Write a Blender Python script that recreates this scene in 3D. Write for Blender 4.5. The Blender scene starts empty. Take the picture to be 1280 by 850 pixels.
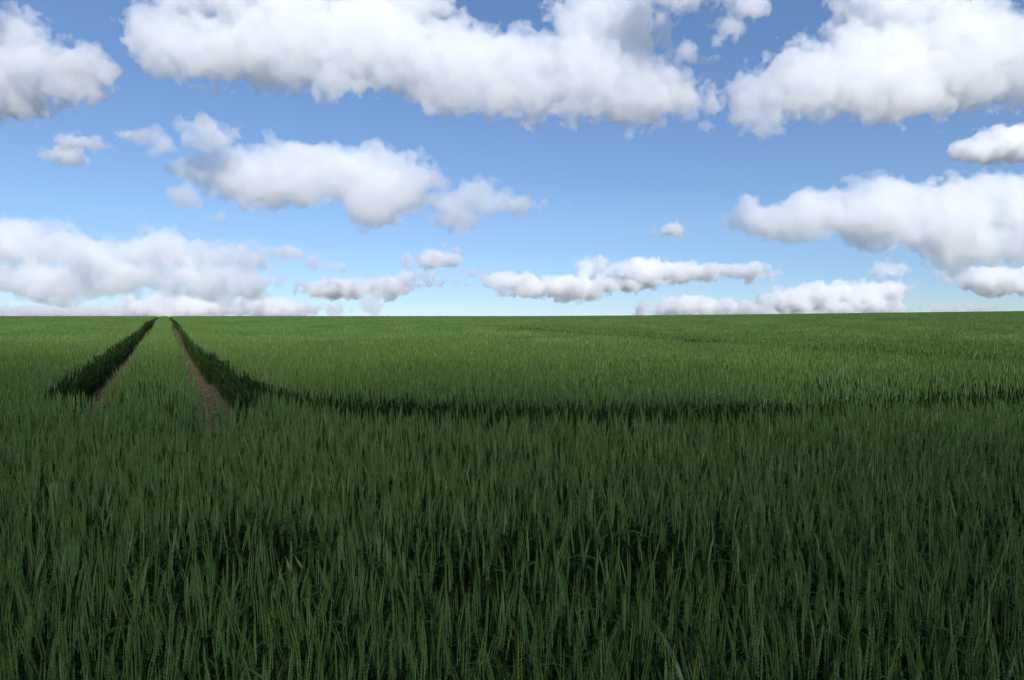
import bpy, bmesh, math, random
import numpy as np
from mathutils import Vector, Euler, Matrix, Quaternion, noise as mnoise

R = math.radians
rng = random.Random(7)
nrg = np.random.default_rng(11)
SC = bpy.context.scene
COL = SC.collection

# ------------------------------------------------------------------ constants of the place
EYE = 1.50                     # camera height over the soil
CROP = 0.78                    # height of the barley
HC = EYE - CROP
SLOPE = 0.040                  # the field climbs gently away from the camera ...
CREST = 80.0
CURV = HC / CREST ** 2         # ... and rounds off to a crest about 80 m away
FOCAL = 800.0                  # focal length in pixels of a 1280 wide frame
PITCH = R(-0.86)
SUN_AZ, SUN_EL = R(158), R(42)


def ground_z(x, y):
    yy = max(y, -40.0)
    z = SLOPE * yy - CURV * yy * yy
    if yy > 150:
        y0 = 150.0
        z = SLOPE * y0 - CURV * y0 * y0 + (SLOPE - 2 * CURV * y0) * (yy - y0) * 0.35 if yy < 900 else \
            SLOPE * y0 - CURV * y0 * y0 + (SLOPE - 2 * CURV * y0) * 750 * 0.35
    xp = max(x, 0.0)
    z += 1.15e-4 * xp * xp / (xp + 10.0) * min(max(yy, 0), 150.0) if xp < 400 else 1.15e-4 * 390 * min(max(yy, 0), 150.0)
    return z


CP, SP = math.cos(PITCH), math.sin(PITCH)


def ray(px, py):
    """direction of a photo pixel (1280 x 850)"""
    a, b = (px - 640) / FOCAL, -(py - 425) / FOCAL
    return Vector((a, CP - b * SP, SP + b * CP))


def at(px, py, level=CROP):
    """where the sight line of a photo pixel meets the field at a height over the soil"""
    d = ray(px, py)
    lo, hi = 0.2, 120.0
    t = lo
    while t < hi:
        p = d * t
        if EYE + p.z < ground_z(p.x, p.y) + level:
            break
        t *= 1.01
    p = d * t
    return Vector((p.x, p.y))


# ------------------------------------------------------------------ helpers
class MB:
    """collects vertices and faces, one material slot per face"""
    def __init__(self):
        self.v, self.f, self.m = [], [], []

    def add(self, vs, fs, mi=0):
        o = len(self.v)
        self.v += [tuple(p) for p in vs]
        self.f += [tuple(i + o for i in q) for q in fs]
        self.m += [mi] * len(fs)

    def mesh(self, name, mats, smooth=False):
        me = bpy.data.meshes.new(name)
        me.from_pydata(self.v, [], self.f)
        for m in mats:
            me.materials.append(m)
        me.polygons.foreach_set('material_index', self.m)
        if smooth:
            me.polygons.foreach_set('use_smooth', [True] * len(self.f))
        me.update()
        return me


def link(name, data, parent=None):
    o = bpy.data.objects.new(name, data)
    COL.objects.link(o)
    o.parent = parent
    return o


def tag(o, label=None, cat=None, group=None, kind=None):
    if label: o['label'] = label
    if cat: o['category'] = cat
    if group: o['group'] = group
    if kind: o['kind'] = kind
    return o


def nodes(name):
    m = bpy.data.materials.new(name)
    m.use_nodes = True
    n, l = m.node_tree.nodes, m.node_tree.links
    n.clear()
    return m, n, l


# ------------------------------------------------------------------ materials
def leaf_mat(name, cols, trans, rough, spec, tfac, grain=45):
    """foliage: three tones picked per plant and drifting over the field, with light passing through"""
    m, n, l = nodes(name)
    out = n.new('ShaderNodeOutputMaterial')
    oi = n.new('ShaderNodeObjectInfo')
    geo = n.new('ShaderNodeNewGeometry')
    nz = n.new('ShaderNodeTexNoise'); nz.inputs['Scale'].default_value = 0.35; nz.inputs['Detail'].default_value = 4
    l.new(geo.outputs['Position'], nz.inputs['Vector'])
    fine = n.new('ShaderNodeTexNoise'); fine.inputs['Scale'].default_value = grain; fine.inputs['Detail'].default_value = 2
    l.new(geo.outputs['Position'], fine.inputs['Vector'])
    a = n.new('ShaderNodeMath'); a.operation = 'MULTIPLY_ADD'; a.inputs[1].default_value = 0.65
    l.new(oi.outputs['Random'], a.inputs[0]); l.new(nz.outputs[0], a.inputs[2])
    b = n.new('ShaderNodeMath'); b.operation = 'MULTIPLY_ADD'; b.inputs[1].default_value = 0.5
    l.new(fine.outputs[0], b.inputs[0]); l.new(a.outputs[0], b.inputs[2])
    c = n.new('ShaderNodeMath'); c.operation = 'SUBTRACT'; c.inputs[1].default_value = 0.58
    l.new(b.outputs[0], c.inputs[0])
    rp = n.new('ShaderNodeValToRGB')
    rp.color_ramp.elements[0].position = 0.1; rp.color_ramp.elements[0].color = (*cols[0], 1)
    rp.color_ramp.elements[1].position = 0.95; rp.color_ramp.elements[1].color = (*cols[2], 1)
    e = rp.color_ramp.elements.new(0.5); e.color = (*cols[1], 1)
    l.new(c.outputs[0], rp.inputs[0])
    p = n.new('ShaderNodeBsdfPrincipled')
    p.inputs['Roughness'].default_value = rough
    p.inputs['Specular IOR Level'].default_value = spec
    l.new(rp.outputs[0], p.inputs['Base Color'])
    t = n.new('ShaderNodeBsdfTranslucent')
    mx = n.new('ShaderNodeMix'); mx.data_type = 'RGBA'; mx.blend_type = 'MULTIPLY'; mx.inputs[0].default_value = 1
    l.new(rp.outputs[0], mx.inputs[6]); mx.inputs[7].default_value = (*trans, 1)
    l.new(mx.outputs[2], t.inputs[0])
    ms = n.new('ShaderNodeMixShader'); ms.inputs[0].default_value = tfac
    l.new(p.outputs[0], ms.inputs[1]); l.new(t.outputs[0], ms.inputs[2])
    l.new(ms.outputs[0], out.inputs[0])
    return m


M_STEM = leaf_mat('barley_stem', [(.020, .044, .009), (.028, .056, .011), (.038, .066, .013)], (1.0, 1.05, .6), .5, .35, .15)
M_LEAF = leaf_mat('barley_leaf', [(.018, .052, .011), (.026, .070, .013), (.038, .088, .016)], (1.2, 1.3, .5), .55, .22, .30)
M_EAR = leaf_mat('barley_kernel', [(.076, .156, .040), (.118, .214, .054), (.172, .266, .074)], (1.1, 1.1, .6), .45, .35, .22, 170)
M_AWN = leaf_mat('barley_awn', [(.104, .182, .034), (.132, .216, .040), (.160, .240, .046)], (1.2, 1.15, .6), .45, .25, .35)
M_GOLD = leaf_mat('ripening_awn', [(.180, .230, .034), (.215, .260, .038), (.240, .280, .046)], (1.2, 1.1, .5), .4, .45, .4)
M_WEED = leaf_mat('dry_weed', [(.120, .100, .022), (.160, .120, .026), (.200, .140, .030)], (1.1, 1.0, .5), .6, .2, .25)


def soil_mat(name, c0, c1, c2, scale, crack):
    m, n, l = nodes(name)
    out = n.new('ShaderNodeOutputMaterial')
    p = n.new('ShaderNodeBsdfPrincipled'); p.inputs['Roughness'].default_value = .95
    p.inputs['Specular IOR Level'].default_value = .15
    geo = n.new('ShaderNodeNewGeometry')
    nz = n.new('ShaderNodeTexNoise'); nz.inputs['Scale'].default_value = scale; nz.inputs['Detail'].default_value = 8; nz.inputs['Roughness'].default_value = .65
    l.new(geo.outputs['Position'], nz.inputs['Vector'])
    rp = n.new('ShaderNodeValToRGB')
    rp.color_ramp.elements[0].position = .3; rp.color_ramp.elements[0].color = (*c0, 1)
    rp.color_ramp.elements[1].position = .72; rp.color_ramp.elements[1].color = (*c2, 1)
    e = rp.color_ramp.elements.new(.5); e.color = (*c1, 1)
    l.new(nz.outputs[0], rp.inputs[0])
    vo = n.new('ShaderNodeTexVoronoi'); vo.feature = 'DISTANCE_TO_EDGE'; vo.inputs['Scale'].default_value = crack
    l.new(geo.outputs['Position'], vo.inputs['Vector'])
    ck = n.new('ShaderNodeMapRange'); ck.inputs[1].default_value = 0; ck.inputs[2].default_value = .07
    ck.inputs[3].default_value = .35; ck.inputs[4].default_value = 1
    l.new(vo.outputs['Distance'], ck.inputs[0])
    mx = n.new('ShaderNodeMix'); mx.data_type = 'RGBA'; mx.blend_type = 'MULTIPLY'; mx.inputs[0].default_value = 1
    l.new(rp.outputs[0], mx.inputs[6]); l.new(ck.outputs[0], mx.inputs[7])
    l.new(mx.outputs[2], p.inputs['Base Color'])
    ad = n.new('ShaderNodeMath'); ad.operation = 'MULTIPLY'
    l.new(nz.outputs[0], ad.inputs[0]); l.new(ck.outputs[0], ad.inputs[1])
    bp = n.new('ShaderNodeBump'); bp.inputs['Strength'].default_value = .8; bp.inputs['Distance'].default_value = .03
    l.new(ad.outputs[0], bp.inputs['Height']); l.new(bp.outputs[0], p.inputs['Normal'])
    l.new(p.outputs[0], out.inputs[0])
    return m


M_SOIL = soil_mat('field_soil', (.030, .024, .016), (.045, .035, .023), (.065, .052, .034), 6, 9)
M_DIRT = soil_mat('track_dirt', (.046, .038, .020), (.082, .068, .037), (.138, .115, .066), 9, 7)

# ------------------------------------------------------------------ ground: one sheet past the horizon
ys = list(np.arange(-12, 110, 1.0)) + list(np.arange(110, 200, 6.0)) + [220, 260, 320, 400, 520, 700, 899, 1200, 2000, 4000, 8000, 14000]
xs = [-14000, -7000, -3000, -1400, -700, -399] + list(np.arange(-300, -110, 20.0)) + list(np.arange(-110, 111, 2.0)) + list(np.arange(130, 301, 20.0)) + [399, 700, 1400, 3000, 7000, 14000]
ys = [-3000, -800, -200, -60] + ys
g = MB()
W = len(xs)
g.v = [(x, y, ground_z(x, y)) for y in ys for x in xs]
g.f = [(j * W + i, j * W + i + 1, (j + 1) * W + i + 1, (j + 1) * W + i) for j in range(len(ys) - 1) for i in range(W - 1)]
g.m = [0] * len(g.f)
tag(link('ground', g.mesh('ground', [M_SOIL], True)), 'brown soil of the rising field under the barley', 'ground', kind='structure')

# ------------------------------------------------------------------ wheel ruts (where no barley stands)
def smooth(pts, n=10):
    """Catmull-Rom through the points"""
    P = [pts[0] + (pts[0] - pts[1])] + pts + [pts[-1] + (pts[-1] - pts[-2])]
    out = []
    for i in range(1, len(P) - 2):
        for k in range(n):
            t = k / n
            a, b, c, d = P[i - 1], P[i], P[i + 1], P[i + 2]
            out.append(0.5 * ((2 * b) + (c - a) * t + (2 * a - 5 * b + 4 * c - d) * t * t + (3 * b - a - 3 * c + d) * t ** 3))
    out.append(pts[-1])
    return out


TRK = Vector(((207 - 640) / FOCAL, 1.0)).normalized()      # heading of the tramline
TN = Vector((TRK.y, -TRK.x))


def line_track(off, s0, s1):
    return [TRK * (s0 + (s1 - s0) * k / 60) + TN * (off + .05 * math.sin(k * .35 + off * 3)) for k in range(61)]


RIGHT_OFF, LEFT_OFF = .42, -.71
rut_right = line_track(RIGHT_OFF, 5.6, 118)
rut_left = line_track(LEFT_OFF, 7.0, 118)
C = lambda *p: smooth([at(*q) for q in p])
RUTS = [  # (points, width, share of plants missing)
    (rut_right, .50, 1.0), (rut_left, .63, 1.0),
    (C((246, 432), (268, 451), (300, 465), (340, 478), (420, 489), (480, 494)), .60, 1.0),
    (C((480, 493), (560, 498), (650, 500), (760, 501), (860, 500), (930, 498)), .95, 1.0),
    (C((930, 498), (1000, 495), (1100, 490), (1200, 485), (1300, 480)), .75, .98),
    (C((180, 446), (186, 466), (198, 486), (224, 503), (266, 516), (312, 520)), .42, .65),
    (C((-30, 512), (30, 513), (80, 508), (120, 497), (150, 480)), .42, .75),
    (C((1010, 472), (1100, 470), (1180, 469), (1310, 472)), .7, .85),
    (C((560, 403), (640, 406), (700, 410.5), (840, 419), (1000, 428), (1150, 435), (1300, 442)), 1.5, 1.0),
    (C((650, 403.5), (760, 410), (840, 414.5), (960, 420), (1100, 427)), 1.0, 1.0),
    (C((1060, 397.5), (1180, 400), (1300, 403.5)), 2.2, 1.0),
    (C((225, 664), (262, 660)), .3, .9), (C((312, 646), (336, 652), (366, 658)), .28, .95),
    (C((540, 652), (600, 662), (640, 660)), .24, .7), (C((690, 646), (740, 652), (800, 654), (862, 650)), .30, .95),
    (C((960, 640), (1010, 662)), .18, .7), (C((560, 700), (610, 712)), .18, .7), (C((1190, 600), (1240, 610)), .18, .8),
]
SEG = []
for pts, w, miss in RUTS:
    A = np.array([(p.x, p.y) for p in pts])
    SEG.append((A[:-1], A[1:], w, miss, A.min(0) - 1.5, A.max(0) + 1.5))


def rut_dist(P):
    """for points P (n,2): signed distance to the nearest rut's edge, and its share of missing plants"""
    best = np.full(len(P), 9.0); miss = np.zeros(len(P))
    for A, B, w, ms, lo, hi in SEG:
        idx = np.where(((P > lo) & (P < hi)).all(1))[0]
        for c0 in range(0, len(idx), 20000):
            ii = idx[c0:c0 + 20000]
            Q = P[ii][:, None, :]
            d = B - A
            t = np.clip(((Q - A) * d).sum(2) / (d * d).sum(1), 0, 1)
            dist = np.sqrt((((Q - A - t[..., None] * d)) ** 2).sum(2)).min(1) - w / 2
            up = dist < best[ii]
            best[ii[up]] = dist[up]; miss[ii[up]] = ms
    return best, miss


# bare dirt of the two wheel tracks: ridged strips on the soil
def track_strip(pts, half, seed):
    b = MB()
    r = random.Random(seed)
    dense = []
    acc = 0
    P = [Vector((p.x, p.y)) for p in pts]
    L = (P[-1] - P[0]).length
    n = 900
    cols = 9
    for k in range(n + 1):
        s = (k / n) ** 1.6 * L
        f = s / L * (len(P) - 1); i = min(int(f), len(P) - 2)
        c = P[i].lerp(P[i + 1], f - i)
        for j in range(cols):
            u = j / (cols - 1) * 2 - 1
            q = c + TN * (u * half)
            lug = .012 * (math.sin(s * 26 + (abs(u) * 5)) * .5 + .5) * (1 - u * u)
            z = ground_z(q.x, q.y) + .006 + lug + .014 * max(0, mnoise.noise(Vector((q.x * 7, q.y * 7, seed)))) * (1 - u ** 4)
            b.v.append((q.x, q.y, z))
    b.f = [(k * cols + j, k * cols + j + 1, (k + 1) * cols + j + 1, (k + 1) * cols + j) for k in range(n) for j in range(cols - 1)]
    b.m = [0] * len(b.f)
    return b


tag(link('dirt_track', track_strip(rut_left, .34, 3).mesh('dirt_track', [M_DIRT], True)),
    'left wheel track of bare brown earth climbing between the barley', 'track', 'wheel tracks running up the field', 'structure')
tag(link('dirt_track', track_strip(rut_right, .34, 5).mesh('dirt_track', [M_DIRT], True)),
    'right wheel track of cracked brown earth climbing between the barley', 'track', 'wheel tracks running up the field', 'structure')

# ------------------------------------------------------------------ barley plants
def tube(b, pts, radii, sides, mi, twist=0.0):
    n = len(pts)
    vs = []
    for i, p in enumerate(pts):
        t = (pts[min(i + 1, n - 1)] - pts[max(i - 1, 0)]).normalized()
        u = t.cross(Vector((.3, 1, .1))).normalized(); w = t.cross(u)
        for k in range(sides):
            a = 2 * math.pi * k / sides + twist
            vs.append(p + (u * math.cos(a) + w * math.sin(a)) * radii[i])
    fs = [(i * sides + k, i * sides + (k + 1) % sides, (i + 1) * sides + (k + 1) % sides, (i + 1) * sides + k) for i in range(n - 1) for k in range(sides)]
    b.add(vs, fs, mi)


def blade(b, base, az, rise, length, width, droop, segs, mi, r):
    """a leaf: a folded strip that climbs, arches over and tapers"""
    d = Vector((math.cos(az), math.sin(az), 0)); side = Vector((-d.y, d.x, 0))
    p = base.copy(); el = rise; vs = []
    tw = r.uniform(-.5, .5)
    for i in range(segs + 1):
        f = i / segs
        w = width * (min(1, .55 + 1.6 * f) if f < .3 else (1 - ((f - .3) / .7) ** 1.7)) * .5
        ax = d * math.cos(el) + Vector((0, 0, math.sin(el)))
        s = (side * math.cos(tw * f * 2) + Vector((0, 0, 1)) * math.sin(tw * f * 2))
        nrm = ax.cross(s)
        vs += [p - s * w + nrm * w * .25, p.copy(), p + s * w + nrm * w * .25]
        p = p + ax * (length / segs); el -= droop / segs
    fs = []
    for i in range(segs):
        o = i * 3
        fs += [(o, o + 1, o + 4, o + 3), (o + 1, o + 2, o + 5, o + 4)]
    b.add(vs, fs, mi)


def axis_frame(t):
    u = t.cross(Vector((0.2, 1, 0.05))).normalized()
    return u, t.cross(u)


def barley(seed, lod, gold=False):
    """parts of one plant as {name: MB}; lod 0 near, 1 middle, 2 far. Material slots: stem, leaf, kernel, awn"""
    r = random.Random(seed)
    H = CROP * r.uniform(.86, .97)                       # ear base to top of ear about .08 below the awn tips
    lean = Vector((r.gauss(0, .018), r.gauss(0, .018), 0))
    nod_az = r.uniform(0, 6.283); nod = abs(r.gauss(0, .085)) + .02
    nd = Vector((math.cos(nod_az), math.sin(nod_az), 0))
    EL = r.uniform(.082, .108)
    zb = H - EL * .9
    parts = {k: [] for k in ('stem', 'ear', 'awns', 'leaf')}
    # stem
    n = (7, 4, 2)[lod]
    sp = [Vector((0, 0, -.03)) + Vector((lean.x, lean.y, 0)) * (f * f) * 1.2 + nd * (nod * .10 * f ** 4) + Vector((0, 0, (zb + .03) * f)) for f in [i / (n - 1) for i in range(n)]]
    b = MB(); tube(b, sp, [.0016 - .0005 * i / (n - 1) for i in range(n)], 3, 0); parts['stem'].append(b)
    top = sp[-1]
    t0 = ((sp[-1] - sp[-2]).normalized() + nd * nod * .5).normalized()
    # ear axis
    def axis(f):
        return top + t0 * (EL * f) + nd * (nod * .55 * EL * f * f) - Vector((0, 0, nod * nod * .25 * EL * f * f))
    def tang(f):
        return (axis(f + .02) - axis(f)).normalized()
    spin = r.uniform(0, 3.14159)
    eb, ab = MB(), MB()
    awn_len = r.uniform(.030, .050)
    if lod == 0:
        N = 13
        for i in range(N):
            for sgn in (-1, 1):
                f = (i + (.5 if sgn > 0 else 0)) / N
                c, t = axis(f), tang(f)
                u, w = axis_frame(t)
                a = spin + r.uniform(-.15, .15)
                o = (u * math.cos(a) + w * math.sin(a)) * sgn; q = t.cross(o)
                size = (1 - .45 * abs(f - .4) ** 1.5 * 2) * r.uniform(.9, 1.1)
                kd = (t + o * .30).normalized()
                p0 = c + o * .0012; kl = .0125 * size; kw = .0022 * size
                mid = p0 + kd * kl * .42 + o * .0006
                tip = p0 + kd * kl
                ring = [mid + o * kw, mid + q * kw * 1.15, mid - o * kw * .8, mid - q * kw * 1.15]
                eb.add([p0] + ring + [tip], [(0, 2, 1), (0, 3, 2), (0, 4, 3), (0, 1, 4), (5, 1, 2), (5, 2, 3), (5, 3, 4), (5, 4, 1)], 2)
                al = awn_len * r.uniform(.75, 1.05) * (1 - .25 * f)
                ad = (t + o * r.uniform(.02, .09) + q * r.gauss(0, .03)).normalized()
                end = tip + ad * al; m1 = tip + ad * al * .5 - o * .002
                for s in (o, q):
                    ab.add([tip - s * .0004, tip + s * .0004, m1 + s * .0003, m1 - s * .0003, end], [(0, 1, 2, 3), (3, 2, 4)], 3)
    else:
        N = (9, 4)[lod - 1]; S = (4, 3)[lod - 1]
        pts = [axis(i / N) for i in range(N + 1)]
        rad = []
        for i in range(N + 1):
            f = i / N
            base = .0048 * (1 - .5 * abs(f - .4) ** 1.5 * 2)
            if lod == 1: base *= (1.2 if i % 2 else .66)
            if lod == 2: base *= 1.0
            rad.append(base if 0 < i < N else .0018)
        tube(eb, pts, rad, S, 2, spin)
        k = (11, 5)[lod - 1]
        for i in range(k):
            f = .15 + .85 * i / (k - 1)
            c, t = axis(f), tang(f); u, w = axis_frame(t)
            a = spin + (i % 2) * 3.1416 + r.uniform(-.6, .6)
            o = u * math.cos(a) + w * math.sin(a); q = t.cross(o)
            ad = (t + o * r.uniform(.02, .09)).normalized()
            ww = (.0008, .0012)[lod - 1]
            c = c + o * .003
            ab.add([c - q * ww, c + q * ww, c + ad * awn_len * (1.15 - .2 * f)], [(0, 1, 2)], 3)
            if lod == 1:
                ab.add([c - o * ww, c + o * ww, c + ad * awn_len * (1.1 - .2 * f)], [(0, 1, 2)], 3)
    parts['ear'].append(eb); parts['awns'].append(ab)
    # leaves
    segs = (7, 4, 2)[lod]
    def on_stem(z):
        f = max(0, min(.999, (z + .03) / (zb + .03))) * (n - 1); i = min(int(f), n - 2)
        return sp[i].lerp(sp[i + 1], f - i)
    spec = [(.62, R(r.uniform(58, 82)), r.uniform(.10, .16), .008, r.uniform(.3, 1.3)),
            (.46, R(r.uniform(50, 75)), r.uniform(.14, .20), .009, r.uniform(.6, 1.8)),
            (.28, R(r.uniform(45, 70)), r.uniform(.16, .22), .009, r.uniform(1.0, 2.0))]
    if r.random() < .3: spec[0] = (.80, R(r.uniform(35, 60)), r.uniform(.12, .18), .010, r.uniform(1.0, 2.6))
    if lod == 2: spec = spec[:1]
    elif r.random() < .5: spec = spec[:2]
    az = r.uniform(0, 6.28)
    for i, (hf, rise, ln, wd, dr) in enumerate(spec):
        b = MB()
        blade(b, on_stem(H * hf * r.uniform(.95, 1.05)), az + i * 3.1 + r.uniform(-.5, .5), rise, ln, wd * (1, 1.05, 1.2)[lod], dr, segs, 1, r)
        parts['leaf'].append(b)
    return parts


MATS = [M_STEM, M_LEAF, M_EAR, M_AWN]
GOLDS = [M_STEM, M_LEAF, M_GOLD, M_GOLD]


def joined(parts, into=None, mat=None):
    b = into or MB()
    for lst in parts.values():
        for p in lst:
            o = len(b.v)
            b.v += [tuple(mat @ Vector(v)) for v in p.v] if mat else p.v
            b.f += [tuple(i + o for i in q) for q in p.f]; b.m += p.m
    return b


DENS = 800
proto = bpy.data.collections.new('barley_sources')
KINDS = []           # index ranges into the alphabetically ordered collection
cnt = 0


def add_proto(me):
    global cnt
    o = bpy.data.objects.new('barley_source_%03d' % cnt, me); proto.objects.link(o); cnt += 1


NEAR = [barley(100 + i, 0) for i in range(14)]
for p in NEAR: add_proto(joined(p).mesh('barley_near', MATS))
for i in range(12): add_proto(joined(barley(200 + i, 1)).mesh('barley_middle', MATS))
for i in range(10): add_proto(joined(barley(300 + i, 2)).mesh('barley_far', MATS))
for i in range(6):
    b = MB(); r = random.Random(900 + i)
    lib = [barley(400 + i * 20 + k, 2) for k in range(16)]
    nn = DENS
    for k in range(nn):
        x, y = r.uniform(-.5, .5), r.uniform(-.5, .5)
        s = r.gauss(1, .035)
        joined(lib[k % 16], b, Matrix.Translation((x, y, 0)) @ Matrix.Rotation(r.uniform(0, 6.283), 4, 'Z') @ Matrix.Scale(s, 4))
    add_proto(b.mesh('barley_square', MATS))
I_NEAR, I_MID, I_FAR, I_SQ = (0, 14), (14, 26), (26, 36), (36, 42)


def swell(x, y):
    """height of the crop drifts over the field"""
    return 1 + .035 * mnoise.noise(Vector((x * .55, y * .55, 2.0))) + .02 * mnoise.noise(Vector((x * 1.9, y * 1.9, 7.0)))


def in_view(x, y, m=1.2):
    return abs(x) < .84 * y + m


# --- plants set one by one out to 13 m
P_pos, P_rot, P_scl, P_idx = [], [], [], []


def scatter(y0, y1, dens):
    """jittered points over the visible wedge"""
    step = 1 / math.sqrt(dens)
    out = []
    y = y0
    while y < y1:
        hw = .84 * max(y, 0) + 1.6
        x = -hw
        while x < hw:
            out.append((x + rng.uniform(-.55, .55) * step, y + rng.uniform(-.55, .55) * step)); x += step
        y += step
    return np.array(out)


def keep(P, feather=.03):
    d, ms = rut_dist(P)
    d = d + nrg.normal(0, feather, len(P))
    return (d > 0) | (nrg.random(len(P)) > ms)


A = scatter(-1.0, 13.0, DENS)
dd = np.hypot(A[:, 0], A[:, 1])
A = A[(dd > .62)]
A = A[keep(A)]
near_cut = 6.0
nearest = []
for x, y in A:
    s = swell(x, y) * rng.gauss(1, .04)
    tilt = (rng.gauss(0, .017) + .025 * mnoise.noise(Vector((x * .8, y * .8, 11))), rng.gauss(0, .017) + .025 * mnoise.noise(Vector((x * .8, y * .8, 21))), rng.uniform(0, 6.283))
    D = math.hypot(x, y)
    rec = [(x, y, ground_z(x, y)), tilt, s]
    if D < near_cut and y > -.2:
        i = rng.randrange(*I_NEAR)
    else:
        i = rng.randrange(*I_MID)
    # does the plant's ear stand in the picture?
    zt = ground_z(x, y) + CROP * s + .04 - EYE
    if y > .7:
        dep = y * CP + zt * SP; up = zt * CP - y * SP
        if abs(x / dep) < .81 and up / dep > -.55:
            nearest.append((D, len(P_pos)))
    P_pos.append(rec[0]); P_rot.append(rec[1]); P_scl.append(s); P_idx.append(i)
nearest.sort()
chosen = [i for _, i in nearest[:297]]

# --- squares of barley from 13 m to over the crest; by the ruts plants one by one again
sq, ones = [], []
for yj in range(13, 112):
    hw = int(.84 * yj + 4)
    for xi in range(-hw, hw + 1):
        sq.append((xi + .0, yj + .5))
sq = np.array(sq)
d, ms = rut_dist(sq)
free = d > .78
for x, y in sq[free]:
    P_pos.append((x, y, ground_z(x, y))); P_rot.append((math.atan(SLOPE - 2 * CURV * y), 0, rng.randrange(4) * math.pi / 2)); P_scl.append(swell(x, y)); P_idx.append(rng.randrange(*I_SQ))
T = []
for x, y in sq[~free]:
    T.append(np.column_stack([nrg.uniform(x - .5, x + .5, DENS), nrg.uniform(y - .5, y + .5, DENS)]))
T = np.concatenate(T)
T = T[keep(T, .03)]
for x, y in T:
    P_pos.append((x, y, ground_z(x, y))); P_rot.append((rng.gauss(0, .03), rng.gauss(0, .03), rng.uniform(0, 6.283)))
    P_scl.append(swell(x, y) * rng.gauss(1, .035)); P_idx.append(rng.randrange(*I_FAR) if y > 25 else rng.randrange(*I_MID))

# --- the nearest ears are plants of their own, with their parts
LABEL = 'tall green barley plant with bearded ear at the near edge of the field'
GROUP = 'nearest barley plants along the front of the field'


def plant_meshes(parts, mats, name):
    return {k: [b.mesh(k, mats) for b in v] for k, v in parts.items()}


def make_plant(ms, name='barley_plant'):
    root = link(name, None)
    link('stem', ms['stem'][0], root)
    ear = link('ear', ms['ear'][0], root)
    link('awns', ms['awns'][0], ear)
    for q in ms['leaf']: link('leaf', q, root)
    return root


def dup(o, parent=None):
    c = o.copy(); COL.objects.link(c); c.parent = parent
    for ch in list(o.children): dup(ch, c)
    return c


first = [make_plant(plant_meshes(p, MATS, 'barley_plant')) for p in NEAR]
used = [False] * len(first)
for i in chosen:
    k = P_idx[i] - I_NEAR[0]
    if used[k]:
        o = dup(first[k])
    else:
        o = first[k]; used[k] = True
    o.location = P_pos[i]; o.rotation_euler = P_rot[i]; o.scale = (P_scl[i],) * 3
    tag(o, LABEL, 'barley', GROUP)

# a few plants that stand out
for k, (px, py, lab) in enumerate(((868, 806, 'barley plant with bright yellow green ear at the bottom right of the field edge'),
                                   (648, 806, 'barley plant with yellow tinged ear at the bottom middle of the field edge'),
                                   (524, 788, 'barley plant with pale yellow bristles a little left of the bottom middle'))):
    q = at(px, py, CROP * 1.0)
    o = make_plant(plant_meshes(barley(700 + k, 0), GOLDS, 'barley_plant'))
    o.location = (q.x, q.y, ground_z(q.x, q.y)); o.scale = (1.09,) * 3; o.rotation_euler = (.03, -.02, k)
    tag(o, lab, 'barley', GROUP)

# a wild oat with its drooping head among the barley at the lower left
q = at(356, 716, CROP)
oat = link('wild_oat', None); oat.location = (q.x, q.y, ground_z(q.x, q.y))
tag(oat, 'wild oat with drooping head among the barley at the lower left', 'wild oat')
r = random.Random(5)
sp = [Vector((-.05 + .02 * f + .10 * max(0, f - .75) ** 1.3 * 4, -.04 * f, (.93 * f) - .30 * max(0, f - .82) ** 2 * 9)) for f in [i / 16 for i in range(17)]]
b = MB(); tube(b, sp, [.0016 - .0009 * i / 16 for i in range(17)], 4, 0)
link('stem', b.mesh('stem', [M_STEM], True), oat)
for i in range(11, 17):
    for k in range(2):
        p0 = sp[i] + Vector((0, 0, -.002)); d = Vector((r.uniform(.1, .7), r.uniform(-.4, .1), -1)).normalized(); ln = r.uniform(.026, .036)
        b = MB()
        tube(b, [p0, p0 + d * .012 + Vector((0, 0, .004)), p0 + d * .018, p0 + d * (.018 + ln * .4), p0 + d * (.018 + ln)], [.0005, .0005, .0016, .0034, .0004], 5, 0)
        link('spikelet', b.mesh('spikelet', [M_GOLD], True), oat)
for k in range(2):
    b = MB(); blade(b, sp[5 + 3 * k], .6 + 2.6 * k, 1.1, .22, .009, 1.2, 8, 0, r); link('leaf', b.mesh('leaf', [M_LEAF], True), oat)

# broad single leaves that lean out of the crop near the bottom edge
M_PALE = leaf_mat('pale_leaf', [(.060, .110, .045), (.085, .145, .055), (.105, .170, .065)], (1.1, 1.2, .6), .45, .4, .3)
for k, (px, py, az, rise, ln, lab) in enumerate(((352, 850, 2.85, .75, .22, 'pale broad grass leaf leaning left at the bottom edge, left of the middle'),
                                                  (858, 850, 1.9, 1.1, .20, 'grey green grass leaf arching at the bottom right beside the yellow ear'),
                                                  (130, 610, .2, .9, .20, 'thin grass leaf poking sideways out of the crop on the left'))):
    q = at(px, py, CROP * .86)
    b = MB(); z0 = CROP * .80
    stalk = [Vector((0, 0, -.02)), Vector((.004, 0, z0 * .5)), Vector((0, 0, z0))]
    o = link('grass_leaf', None); o.location = (q.x, q.y, ground_z(q.x, q.y)); tag(o, lab, 'grass leaf')
    tube(b, stalk, [.002, .0018, .0015], 4, 0); link('stalk', b.mesh('stalk', [M_STEM]), o)
    b = MB(); blade(b, stalk[-1], az, rise, ln, .011, 1.0, 10, 0, random.Random(k)); link('blade', b.mesh('blade', [M_PALE], True), o)

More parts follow.
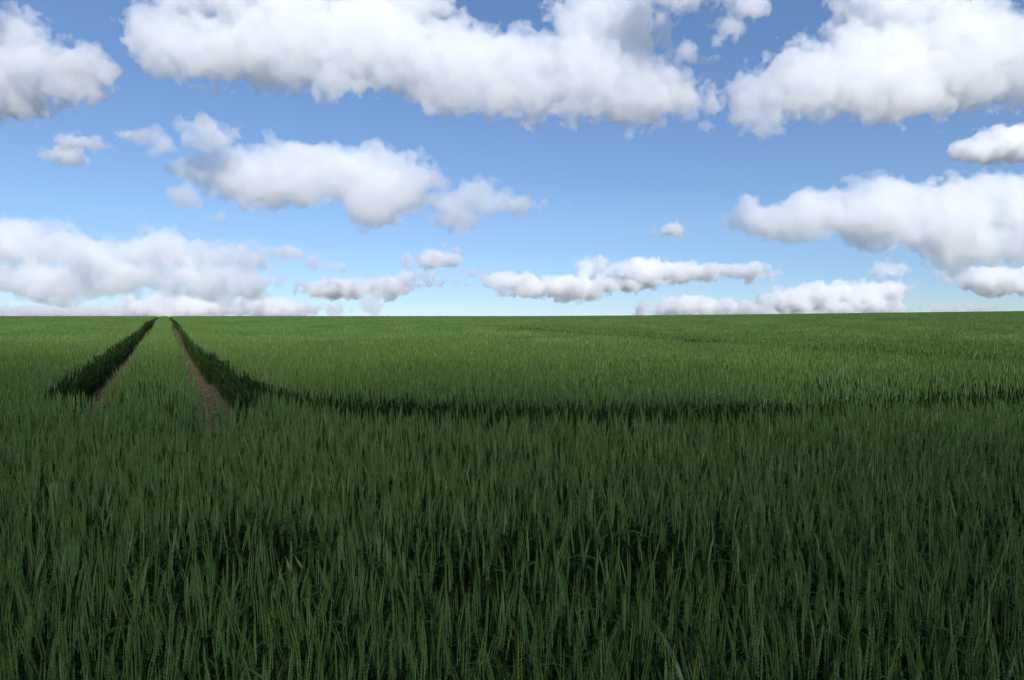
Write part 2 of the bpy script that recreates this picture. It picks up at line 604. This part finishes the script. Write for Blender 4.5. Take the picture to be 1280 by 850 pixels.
# dry ochre weeds in the left wheel track
b = MB(); r = random.Random(31)
for i in range(900):
    s_ = 7.6 + 9 * r.random() ** 1.4; off = LEFT_OFF - .06 + r.gauss(0, .05)
    q = TRK * s_ + TN * off
    blade(b, Vector((q.x, q.y, ground_z(q.x, q.y))), r.uniform(0, 6.28), r.uniform(.7, 1.4), r.uniform(.05, .14), r.uniform(.006, .012), r.uniform(.3, 1.4), 3, 0, r)
tag(link('dry_weeds', b.mesh('dry_weeds', [M_WEED])), 'low ochre weeds growing in the left wheel track', 'weeds', kind='stuff')

gone = set(chosen)
rest = [i for i in range(len(P_pos)) if i not in gone]
me = bpy.data.meshes.new('barley_field')
me.from_pydata([P_pos[i] for i in rest], [], [])
at_ = me.attributes.new('turn', 'FLOAT_VECTOR', 'POINT'); at_.data.foreach_set('vector', np.array([P_rot[i] for i in rest], dtype=np.float32).ravel())
at_ = me.attributes.new('size', 'FLOAT', 'POINT'); at_.data.foreach_set('value', np.array([P_scl[i] for i in rest], dtype=np.float32))
at_ = me.attributes.new('pick', 'INT', 'POINT'); at_.data.foreach_set('value', np.array([P_idx[i] for i in rest], dtype=np.int32))
field = tag(link('barley_field', me), 'wide field of green barley rising to the crest', 'barley field', kind='stuff')
ng = bpy.data.node_groups.new('plant_barley', 'GeometryNodeTree')
ng.interface.new_socket('Geometry', in_out='INPUT', socket_type='NodeSocketGeometry')
ng.interface.new_socket('Geometry', in_out='OUTPUT', socket_type='NodeSocketGeometry')
N_, L_ = ng.nodes, ng.links
gi, go = N_.new('NodeGroupInput'), N_.new('NodeGroupOutput')
iop = N_.new('GeometryNodeInstanceOnPoints')
ci = N_.new('GeometryNodeCollectionInfo'); ci.inputs['Collection'].default_value = proto
ci.inputs['Separate Children'].default_value = True; ci.inputs['Reset Children'].default_value = True


def attr(name, typ):
    a = N_.new('GeometryNodeInputNamedAttribute'); a.data_type = typ; a.inputs['Name'].default_value = name
    return a.outputs['Attribute']


e2r = N_.new('FunctionNodeEulerToRotation')
L_.new(attr('turn', 'FLOAT_VECTOR'), e2r.inputs[0])
L_.new(gi.outputs[0], iop.inputs['Points']); L_.new(ci.outputs[0], iop.inputs['Instance'])
iop.inputs['Pick Instance'].default_value = True
L_.new(attr('pick', 'INT'), iop.inputs['Instance Index'])
L_.new(e2r.outputs[0], iop.inputs['Rotation'])
L_.new(attr('size', 'FLOAT'), iop.inputs['Scale'])
L_.new(iop.outputs[0], go.inputs[0])
field.modifiers.new('planting', 'NODES').node_group = ng
print('points', len(rest), 'nearest', len(chosen), 'free squares', int(free.sum()), 'single', len(T))

# ------------------------------------------------------------------ clouds: real bodies of vapour, kilometres off
def vapour(name, sigma, white):
    m, n, l = nodes(name)
    out = n.new('ShaderNodeOutputMaterial')
    v = n.new('ShaderNodeVolumeScatter')
    v.inputs['Color'].default_value = (white, white, white, 1)
    v.inputs['Anisotropy'].default_value = ANISO
    v.inputs['Density'].default_value = sigma
    l.new(v.outputs[0], out.inputs['Volume'])
    return m


ANISO = .1
SHELLS = ((-.5, .50), (2.5, .30), (7.0, .20))       # depth below the cloud's skin (in photo pixels), share of the density


def cloud_tree(blobs, seed, rough, big, fine, pad, vox, mats, k=1.0):
    """nested skins of one cloud: ellipsoids melted together and eaten into by turbulence"""
    t = bpy.data.node_groups.new('cloud_body', 'GeometryNodeTree')
    t.interface.new_socket('Geometry', in_out='INPUT', socket_type='NodeSocketGeometry')
    t.interface.new_socket('Geometry', in_out='OUTPUT', socket_type='NodeSocketGeometry')
    n, l = t.nodes, t.links
    go = n.new('NodeGroupOutput')
    pos = n.new('GeometryNodeInputPosition')
    off = n.new('ShaderNodeVectorMath'); off.operation = 'ADD'; off.inputs[1].default_value = (seed * 371.3, seed * 97.7, seed * 53.1)
    l.new(pos.outputs[0], off.inputs[0])
    last = None
    for (cx, cz, rx, rz, cy, ry) in blobs:
        mp = n.new('ShaderNodeVectorMath'); mp.operation = 'MULTIPLY_ADD'
        mp.inputs[1].default_value = (1 / rx, 1 / ry, 1 / rz)
        mp.inputs[2].default_value = (-cx / rx, -cy / ry, -cz / rz)
        l.new(pos.outputs[0], mp.inputs[0])
        ln = n.new('ShaderNodeVectorMath'); ln.operation = 'LENGTH'; l.new(mp.outputs[0], ln.inputs[0])
        k_ = n.new('ShaderNodeMath'); k_.operation = 'MULTIPLY_ADD'; k_.inputs[1].default_value = -rz; k_.inputs[2].default_value = rz
        l.new(ln.outputs['Value'], k_.inputs[0])
        if last is None:
            last = k_
        else:
            sm = n.new('ShaderNodeMath'); sm.operation = 'SMOOTH_MAX'; sm.inputs[2].default_value = 8
            l.new(last.outputs[0], sm.inputs[0]); l.new(k_.outputs[0], sm.inputs[1]); last = sm
    for scale, detail, amp in ((1 / 55, 2, big), (1 / 17, 5, fine)):
        nz = n.new('ShaderNodeTexNoise'); nz.inputs['Scale'].default_value = scale; nz.inputs['Detail'].default_value = detail
        nz.inputs['Roughness'].default_value = rough; nz.inputs['Distortion'].default_value = .25
        l.new(off.outputs[0], nz.inputs['Vector'])
        c = n.new('ShaderNodeMath'); c.operation = 'MULTIPLY_ADD'; c.inputs[1].default_value = amp; c.inputs[2].default_value = -amp * .5
        l.new(nz.outputs[0], c.inputs[0])
        s = n.new('ShaderNodeMath'); s.operation = 'ADD'; l.new(last.outputs[0], s.inputs[0]); l.new(c.outputs[0], s.inputs[1]); last = s
    d = n.new('ShaderNodeMath'); d.operation = 'MULTIPLY_ADD'; d.use_clamp = True; d.inputs[1].default_value = 1 / 40; d.inputs[2].default_value = .5
    l.new(last.outputs[0], d.inputs[0])
    vc = n.new('GeometryNodeVolumeCube')
    l.new(d.outputs[0], vc.inputs['Density']); vc.inputs['Background'].default_value = 0
    lo = [min(b[i] - b[j] for b in blobs) - pad for i, j in ((0, 2), (4, 5), (1, 3))]
    hi = [max(b[i] + b[j] for b in blobs) + pad for i, j in ((0, 2), (4, 5), (1, 3))]
    vc.inputs['Min'].default_value = lo; vc.inputs['Max'].default_value = hi
    for i, ax in enumerate('XYZ'):
        vc.inputs['Resolution ' + ax].default_value = max(8, int((hi[i] - lo[i]) / vox))
    jn = n.new('GeometryNodeJoinGeometry')
    for (depth, share), mt in zip(SHELLS, mats):
        vm = n.new('GeometryNodeVolumeToMesh'); vm.inputs['Threshold'].default_value = .5 + depth * k / 40
        l.new(vc.outputs[0], vm.inputs['Volume'])
        st = n.new('GeometryNodeSetMaterial'); st.inputs['Material'].default_value = mt
        l.new(vm.outputs[0], st.inputs['Geometry']); l.new(st.outputs[0], jn.inputs[0])
    l.new(jn.outputs[0], go.inputs[0])
    return t


def cloud(label, ells, dist=None, big=70, fine=92, opt=.055, rough=.68, vox=2.2, k=1.0, white=.955, name='cloud', group=None, seed=None, place=None, depths=None):
    """ells: ellipses (cx, cy, rx, ry) as seen in the photo; the body gets its own distance, true size and depth"""
    seed = seed if seed is not None else len([o for o in COL.objects if o.name.startswith('cloud')]) + 1
    mx = sum(e[0] for e in ells) / len(ells); my = sum(e[1] for e in ells) / len(ells)
    if dist is None and my > 374: dist = 8500
    if dist is None:
        dist = min(max(1000 / max(.02, (410 - my) / FOCAL), 2200), 11000)
    s = 1.0 if place else dist / FOCAL
    r = random.Random(seed)
    blobs = []
    for cx, cy, rx, ry in ells:
        dep = max(min(rx, 60), ry) * .42
        back = r.uniform(-.3, .3) * dep
        if ry < .45 * max(e[3] for e in ells): back = -.8 * max(e[3] for e in ells) * r.uniform(.8, 1.3)   # small lobes hang on the sunny side
        blobs.append((cx - mx, my - cy, rx, ry, back, dep))
    if depths: blobs = [b[:4] + d for b, d in zip(blobs, depths)]
    c = link(name, bpy.data.meshes.new(name))
    mats = [vapour('cloud_vapour', opt / s * share, white) for _, share in SHELLS]
    for mt in mats: c.data.materials.append(mt)
    c.modifiers.new('body', 'NODES').node_group = cloud_tree(blobs, seed, rough, big, fine, 4 + .2 * (big + fine), vox, mats, k)
    c.location = place or Vector((0, 0, EYE)) + ray(mx, my) * dist; c.scale = (s, s, s)
    return tag(c, label, 'cloud', group)


S = dict(big=30, white=.985, fine=48, opt=.13, vox=1.4, k=.6)      # small clouds
T_ = dict(big=24, white=.985, fine=38, opt=.08, vox=1.2, k=.5)     # thin scraps
cloud('puffy white cloud cut by the left picture edge at the top corner', [(20, 72, 60, 50), (5, 115, 60, 30), (80, 95, 52, 36), (132, 100, 34, 22), (25, 6, 17, 18), (-45, 85, 60, 65)])
cloud('longest white cloud, stretching across the top middle of the sky', [(200, 40, 52, 42), (280, 55, 80, 50), (370, 50, 80, 62), (460, 55, 90, 62), (560, 75, 90, 62), (650, 88, 90, 60), (740, 88, 85, 66), (800, 110, 60, 46), (848, 140, 30, 20), (760, 30, 80, 42), (830, 10, 55, 28), (448, 130, 34, 18), (480, 5, 90, 40), (300, -5, 110, 40)])
cloud('torn wisp of white cloud between the two great clouds at the top', [(938, 10, 28, 14), (912, 33, 22, 12), (896, 50, 13, 9)], **T_)
cloud('tiny white puff hanging off the right end of the longest cloud', [(856, 66, 15, 15), (884, 80, 8, 5)], **T_)
cloud('broad cloud with grey middle in the top right corner', [(948, 122, 40, 36), (1020, 98, 70, 52), (1110, 82, 100, 74), (1210, 62, 100, 70), (1130, 0, 85, 50), (1300, 70, 90, 58), (1110, 142, 50, 24)])
cloud('small cloud cut by the right picture edge under the broad grey cloud', [(1275, 178, 48, 22), (1228, 187, 28, 13)], **S)
cloud('long layered cloud reaching in from the right, halfway up the sky', [(958, 276, 46, 23), (1020, 268, 60, 28), (1090, 262, 70, 42), (1160, 275, 90, 46), (1250, 255, 90, 46), (1200, 306, 90, 26), (1320, 280, 80, 50)], big=70, fine=56)
cloud('leaf shaped bright cloud left of the middle of the sky', [(252, 212, 40, 22), (310, 222, 60, 34), (380, 220, 80, 42), (450, 223, 70, 46), (502, 235, 52, 40), (460, 262, 52, 28), (285, 180, 42, 18), (220, 186, 22, 12), (248, 252, 16, 11)], big=60, fine=54)
cloud('ragged small cloud right beside the leaf shaped cloud', [(570, 266, 36, 26), (600, 248, 34, 24), (590, 240, 25, 15), (648, 258, 20, 11)], big=50, fine=50)
cloud('thin streak of cloud pointing right from the ragged small cloud', [(695, 254, 20, 4)], **T_)
cloud('wide cloud bank on the left, low above the field', [(20, 305, 75, 30), (95, 320, 70, 24), (200, 315, 80, 28), (282, 322, 52, 18), (45, 350, 105, 26), (160, 346, 90, 28), (272, 351, 64, 22)], big=55, fine=56, white=.975, dist=6500)
cloud('flat cloud resting on the field crest over the wheel tracks', [(215, 386, 60, 15), (300, 385, 80, 12), (378, 388, 46, 7)], **S)
cloud('faint strip of cloud on the crest at the far left', [(100, 389, 60, 6), (15, 388, 26, 6), (60, 392, 80, 5)], **T_)
cloud('lens shaped low cloud right of the wide left bank', [(430, 361, 46, 9), (492, 356, 44, 14), (545, 350, 28, 10)], **S)
cloud('little oval cloud above the lens shaped low cloud', [(538, 325, 29, 9)], **S)
cloud('low cloud with a peaked left end at the middle of the horizon', [(638, 350, 26, 13), (700, 360, 60, 15), (770, 355, 40, 7), (735, 334, 20, 13)], **S)
cloud('thin long cloud just above right of the peaked low cloud', [(808, 338, 42, 12), (872, 340, 46, 9), (926, 339, 34, 6), (836, 352, 18, 3)], **S)
cloud('lone almond shaped puff in the open blue right of centre', [(838, 290, 20, 9)], **S)
cloud('low flat cloud touching the crest right of centre', [(880, 384, 52, 10), (840, 388, 30, 6), (930, 388, 28, 6)], **S)
cloud('heaped low cloud on the right horizon', [(988, 374, 34, 14), (1050, 366, 52, 13), (1110, 362, 34, 11), (1050, 381, 82, 9)], **S)
cloud('small round puff over the heaped low cloud', [(1115, 338, 22, 10)], **S)
cloud('faint puff under the long layered cloud on the right', [(1176, 340, 20, 8)], **T_)
cloud('cloud cut by the right picture edge low over the field', [(1245, 350, 48, 16), (1212, 353, 20, 6), (1300, 348, 40, 18)], **S)
cloud('thin sliver of cloud lying on the crest at the far right', [(1215, 385, 36, 5)], **T_)
cloud('lower left of three scraps beneath the corner cloud', [(75, 196, 27, 10)], **T_)
cloud('middle scrap, whitest of three beneath the corner cloud', [(105, 177, 30, 10)], **T_)
cloud('right and thinnest of three scraps beneath the corner cloud', [(168, 170, 20, 9)], **T_)
cloud('tiny flake of cloud off the tip of the wide left bank', [(350, 315, 15, 5)], **T_)
cloud('tiny round flake of cloud above the lens shaped low cloud', [(388, 328, 10, 7)], **T_)
cloud('faint upright scrap on the crest below the lens shaped cloud', [(465, 382, 13, 11)], **T_)

cloud('tiny shred of cloud over the left end of the leaf shaped cloud', [(258, 150, 12, 7)], **T_)
cloud('tiny shred of cloud just below the leaf shaped cloud', [(273, 273, 11, 5)], **T_)
cloud('tiny flake of cloud between the lens shaped and the peaked low clouds', [(591, 341, 14, 5)], **T_)
cloud('faint tatter of cloud in the gap left of the broad grey cloud', [(893, 130, 10, 12), (886, 160, 9, 6)], **T_)
cloud('faint low scrap of cloud beside the tiny round flake', [(412, 333, 12, 5)], **T_)

# unseen low cloud added behind the viewer; its shade darkens the near barley
S_ = Vector((math.cos(SUN_EL) * math.sin(SUN_AZ), math.cos(SUN_EL) * math.cos(SUN_AZ), math.sin(SUN_EL)))
SHADE_EDGE = 9.0
cloud('added unseen cloud overhead behind the viewer, shading the near barley', [(0, 0, 420, 26), (-150, 0, 240, 24), (170, -4, 220, 24)],
      big=4, fine=5, opt=.12, vox=3.5, k=.5, seed=77, place=Vector((0, SHADE_EDGE - 170, 0)) + S_ * (500 / S_.z),
      depths=[(0, 170), (-20, 150), (-22, 148)])

# ------------------------------------------------------------------ light, sky, camera
w = bpy.data.worlds.new('World'); SC.world = w; w.use_nodes = True
nt = w.node_tree
bg = nt.nodes['Background']
sk = nt.nodes.new('ShaderNodeTexSky'); sk.sky_type = 'NISHITA'; sk.sun_disc = False
sk.sun_elevation = SUN_EL; sk.sun_rotation = SUN_AZ
sk.air_density = 1.0; sk.dust_density = 0; sk.ozone_density = 3; sk.altitude = 3000
tcw = nt.nodes.new('ShaderNodeTexCoord'); sx = nt.nodes.new('ShaderNodeSeparateXYZ'); nt.links.new(tcw.outputs['Generated'], sx.inputs[0])
air = nt.nodes.new('ShaderNodeValToRGB'); nt.links.new(sx.outputs['Z'], air.inputs[0])
air.color_ramp.elements[0].position = 0; air.color_ramp.elements[0].color = (.46, .47, .50, 1)
air.color_ramp.elements[1].position = .42; air.color_ramp.elements[1].color = (.93, .99, 1.02, 1)
e_ = air.color_ramp.elements.new(.16); e_.color = (.76, .78, .76, 1)
mxw = nt.nodes.new('ShaderNodeMix'); mxw.data_type = 'RGBA'; mxw.blend_type = 'MULTIPLY'; mxw.inputs[0].default_value = 1
nt.links.new(sk.outputs[0], mxw.inputs[6]); nt.links.new(air.outputs[0], mxw.inputs[7])
nt.links.new(mxw.outputs[2], bg.inputs[0]); bg.inputs[1].default_value = .145
sd = bpy.data.lights.new('sun', 'SUN'); sd.energy = 4.4; sd.angle = R(.5); sd.color = (1, .96, .90)
so = link('sun', sd)
so.rotation_euler = S_.to_track_quat('Z', 'Y').to_euler(); so.location = S_ * 50

cam = bpy.data.cameras.new('camera'); co = link('camera', cam)
cam.sensor_width = 36; cam.lens = 36 * FOCAL / 1280; cam.clip_start = .02; cam.clip_end = 60000
co.location = (0, 0, EYE); co.rotation_euler = (R(90) + PITCH, 0, 0)
SC.camera = co
SC.view_settings.view_transform = 'Standard'; SC.view_settings.look = 'None'
SC.view_settings.exposure = .30; SC.view_settings.gamma = 1
SC.cycles.use_denoising = True
SC.cycles.use_adaptive_sampling = True; SC.cycles.adaptive_threshold = .01; SC.cycles.adaptive_min_samples = 64; SC.cycles.denoising_prefilter = 'FAST'
SC.cycles.max_bounces = 26; SC.cycles.diffuse_bounces = 3; SC.cycles.glossy_bounces = 2; SC.cycles.transmission_bounces = 4
SC.cycles.transparent_max_bounces = 8; SC.cycles.volume_bounces = 18
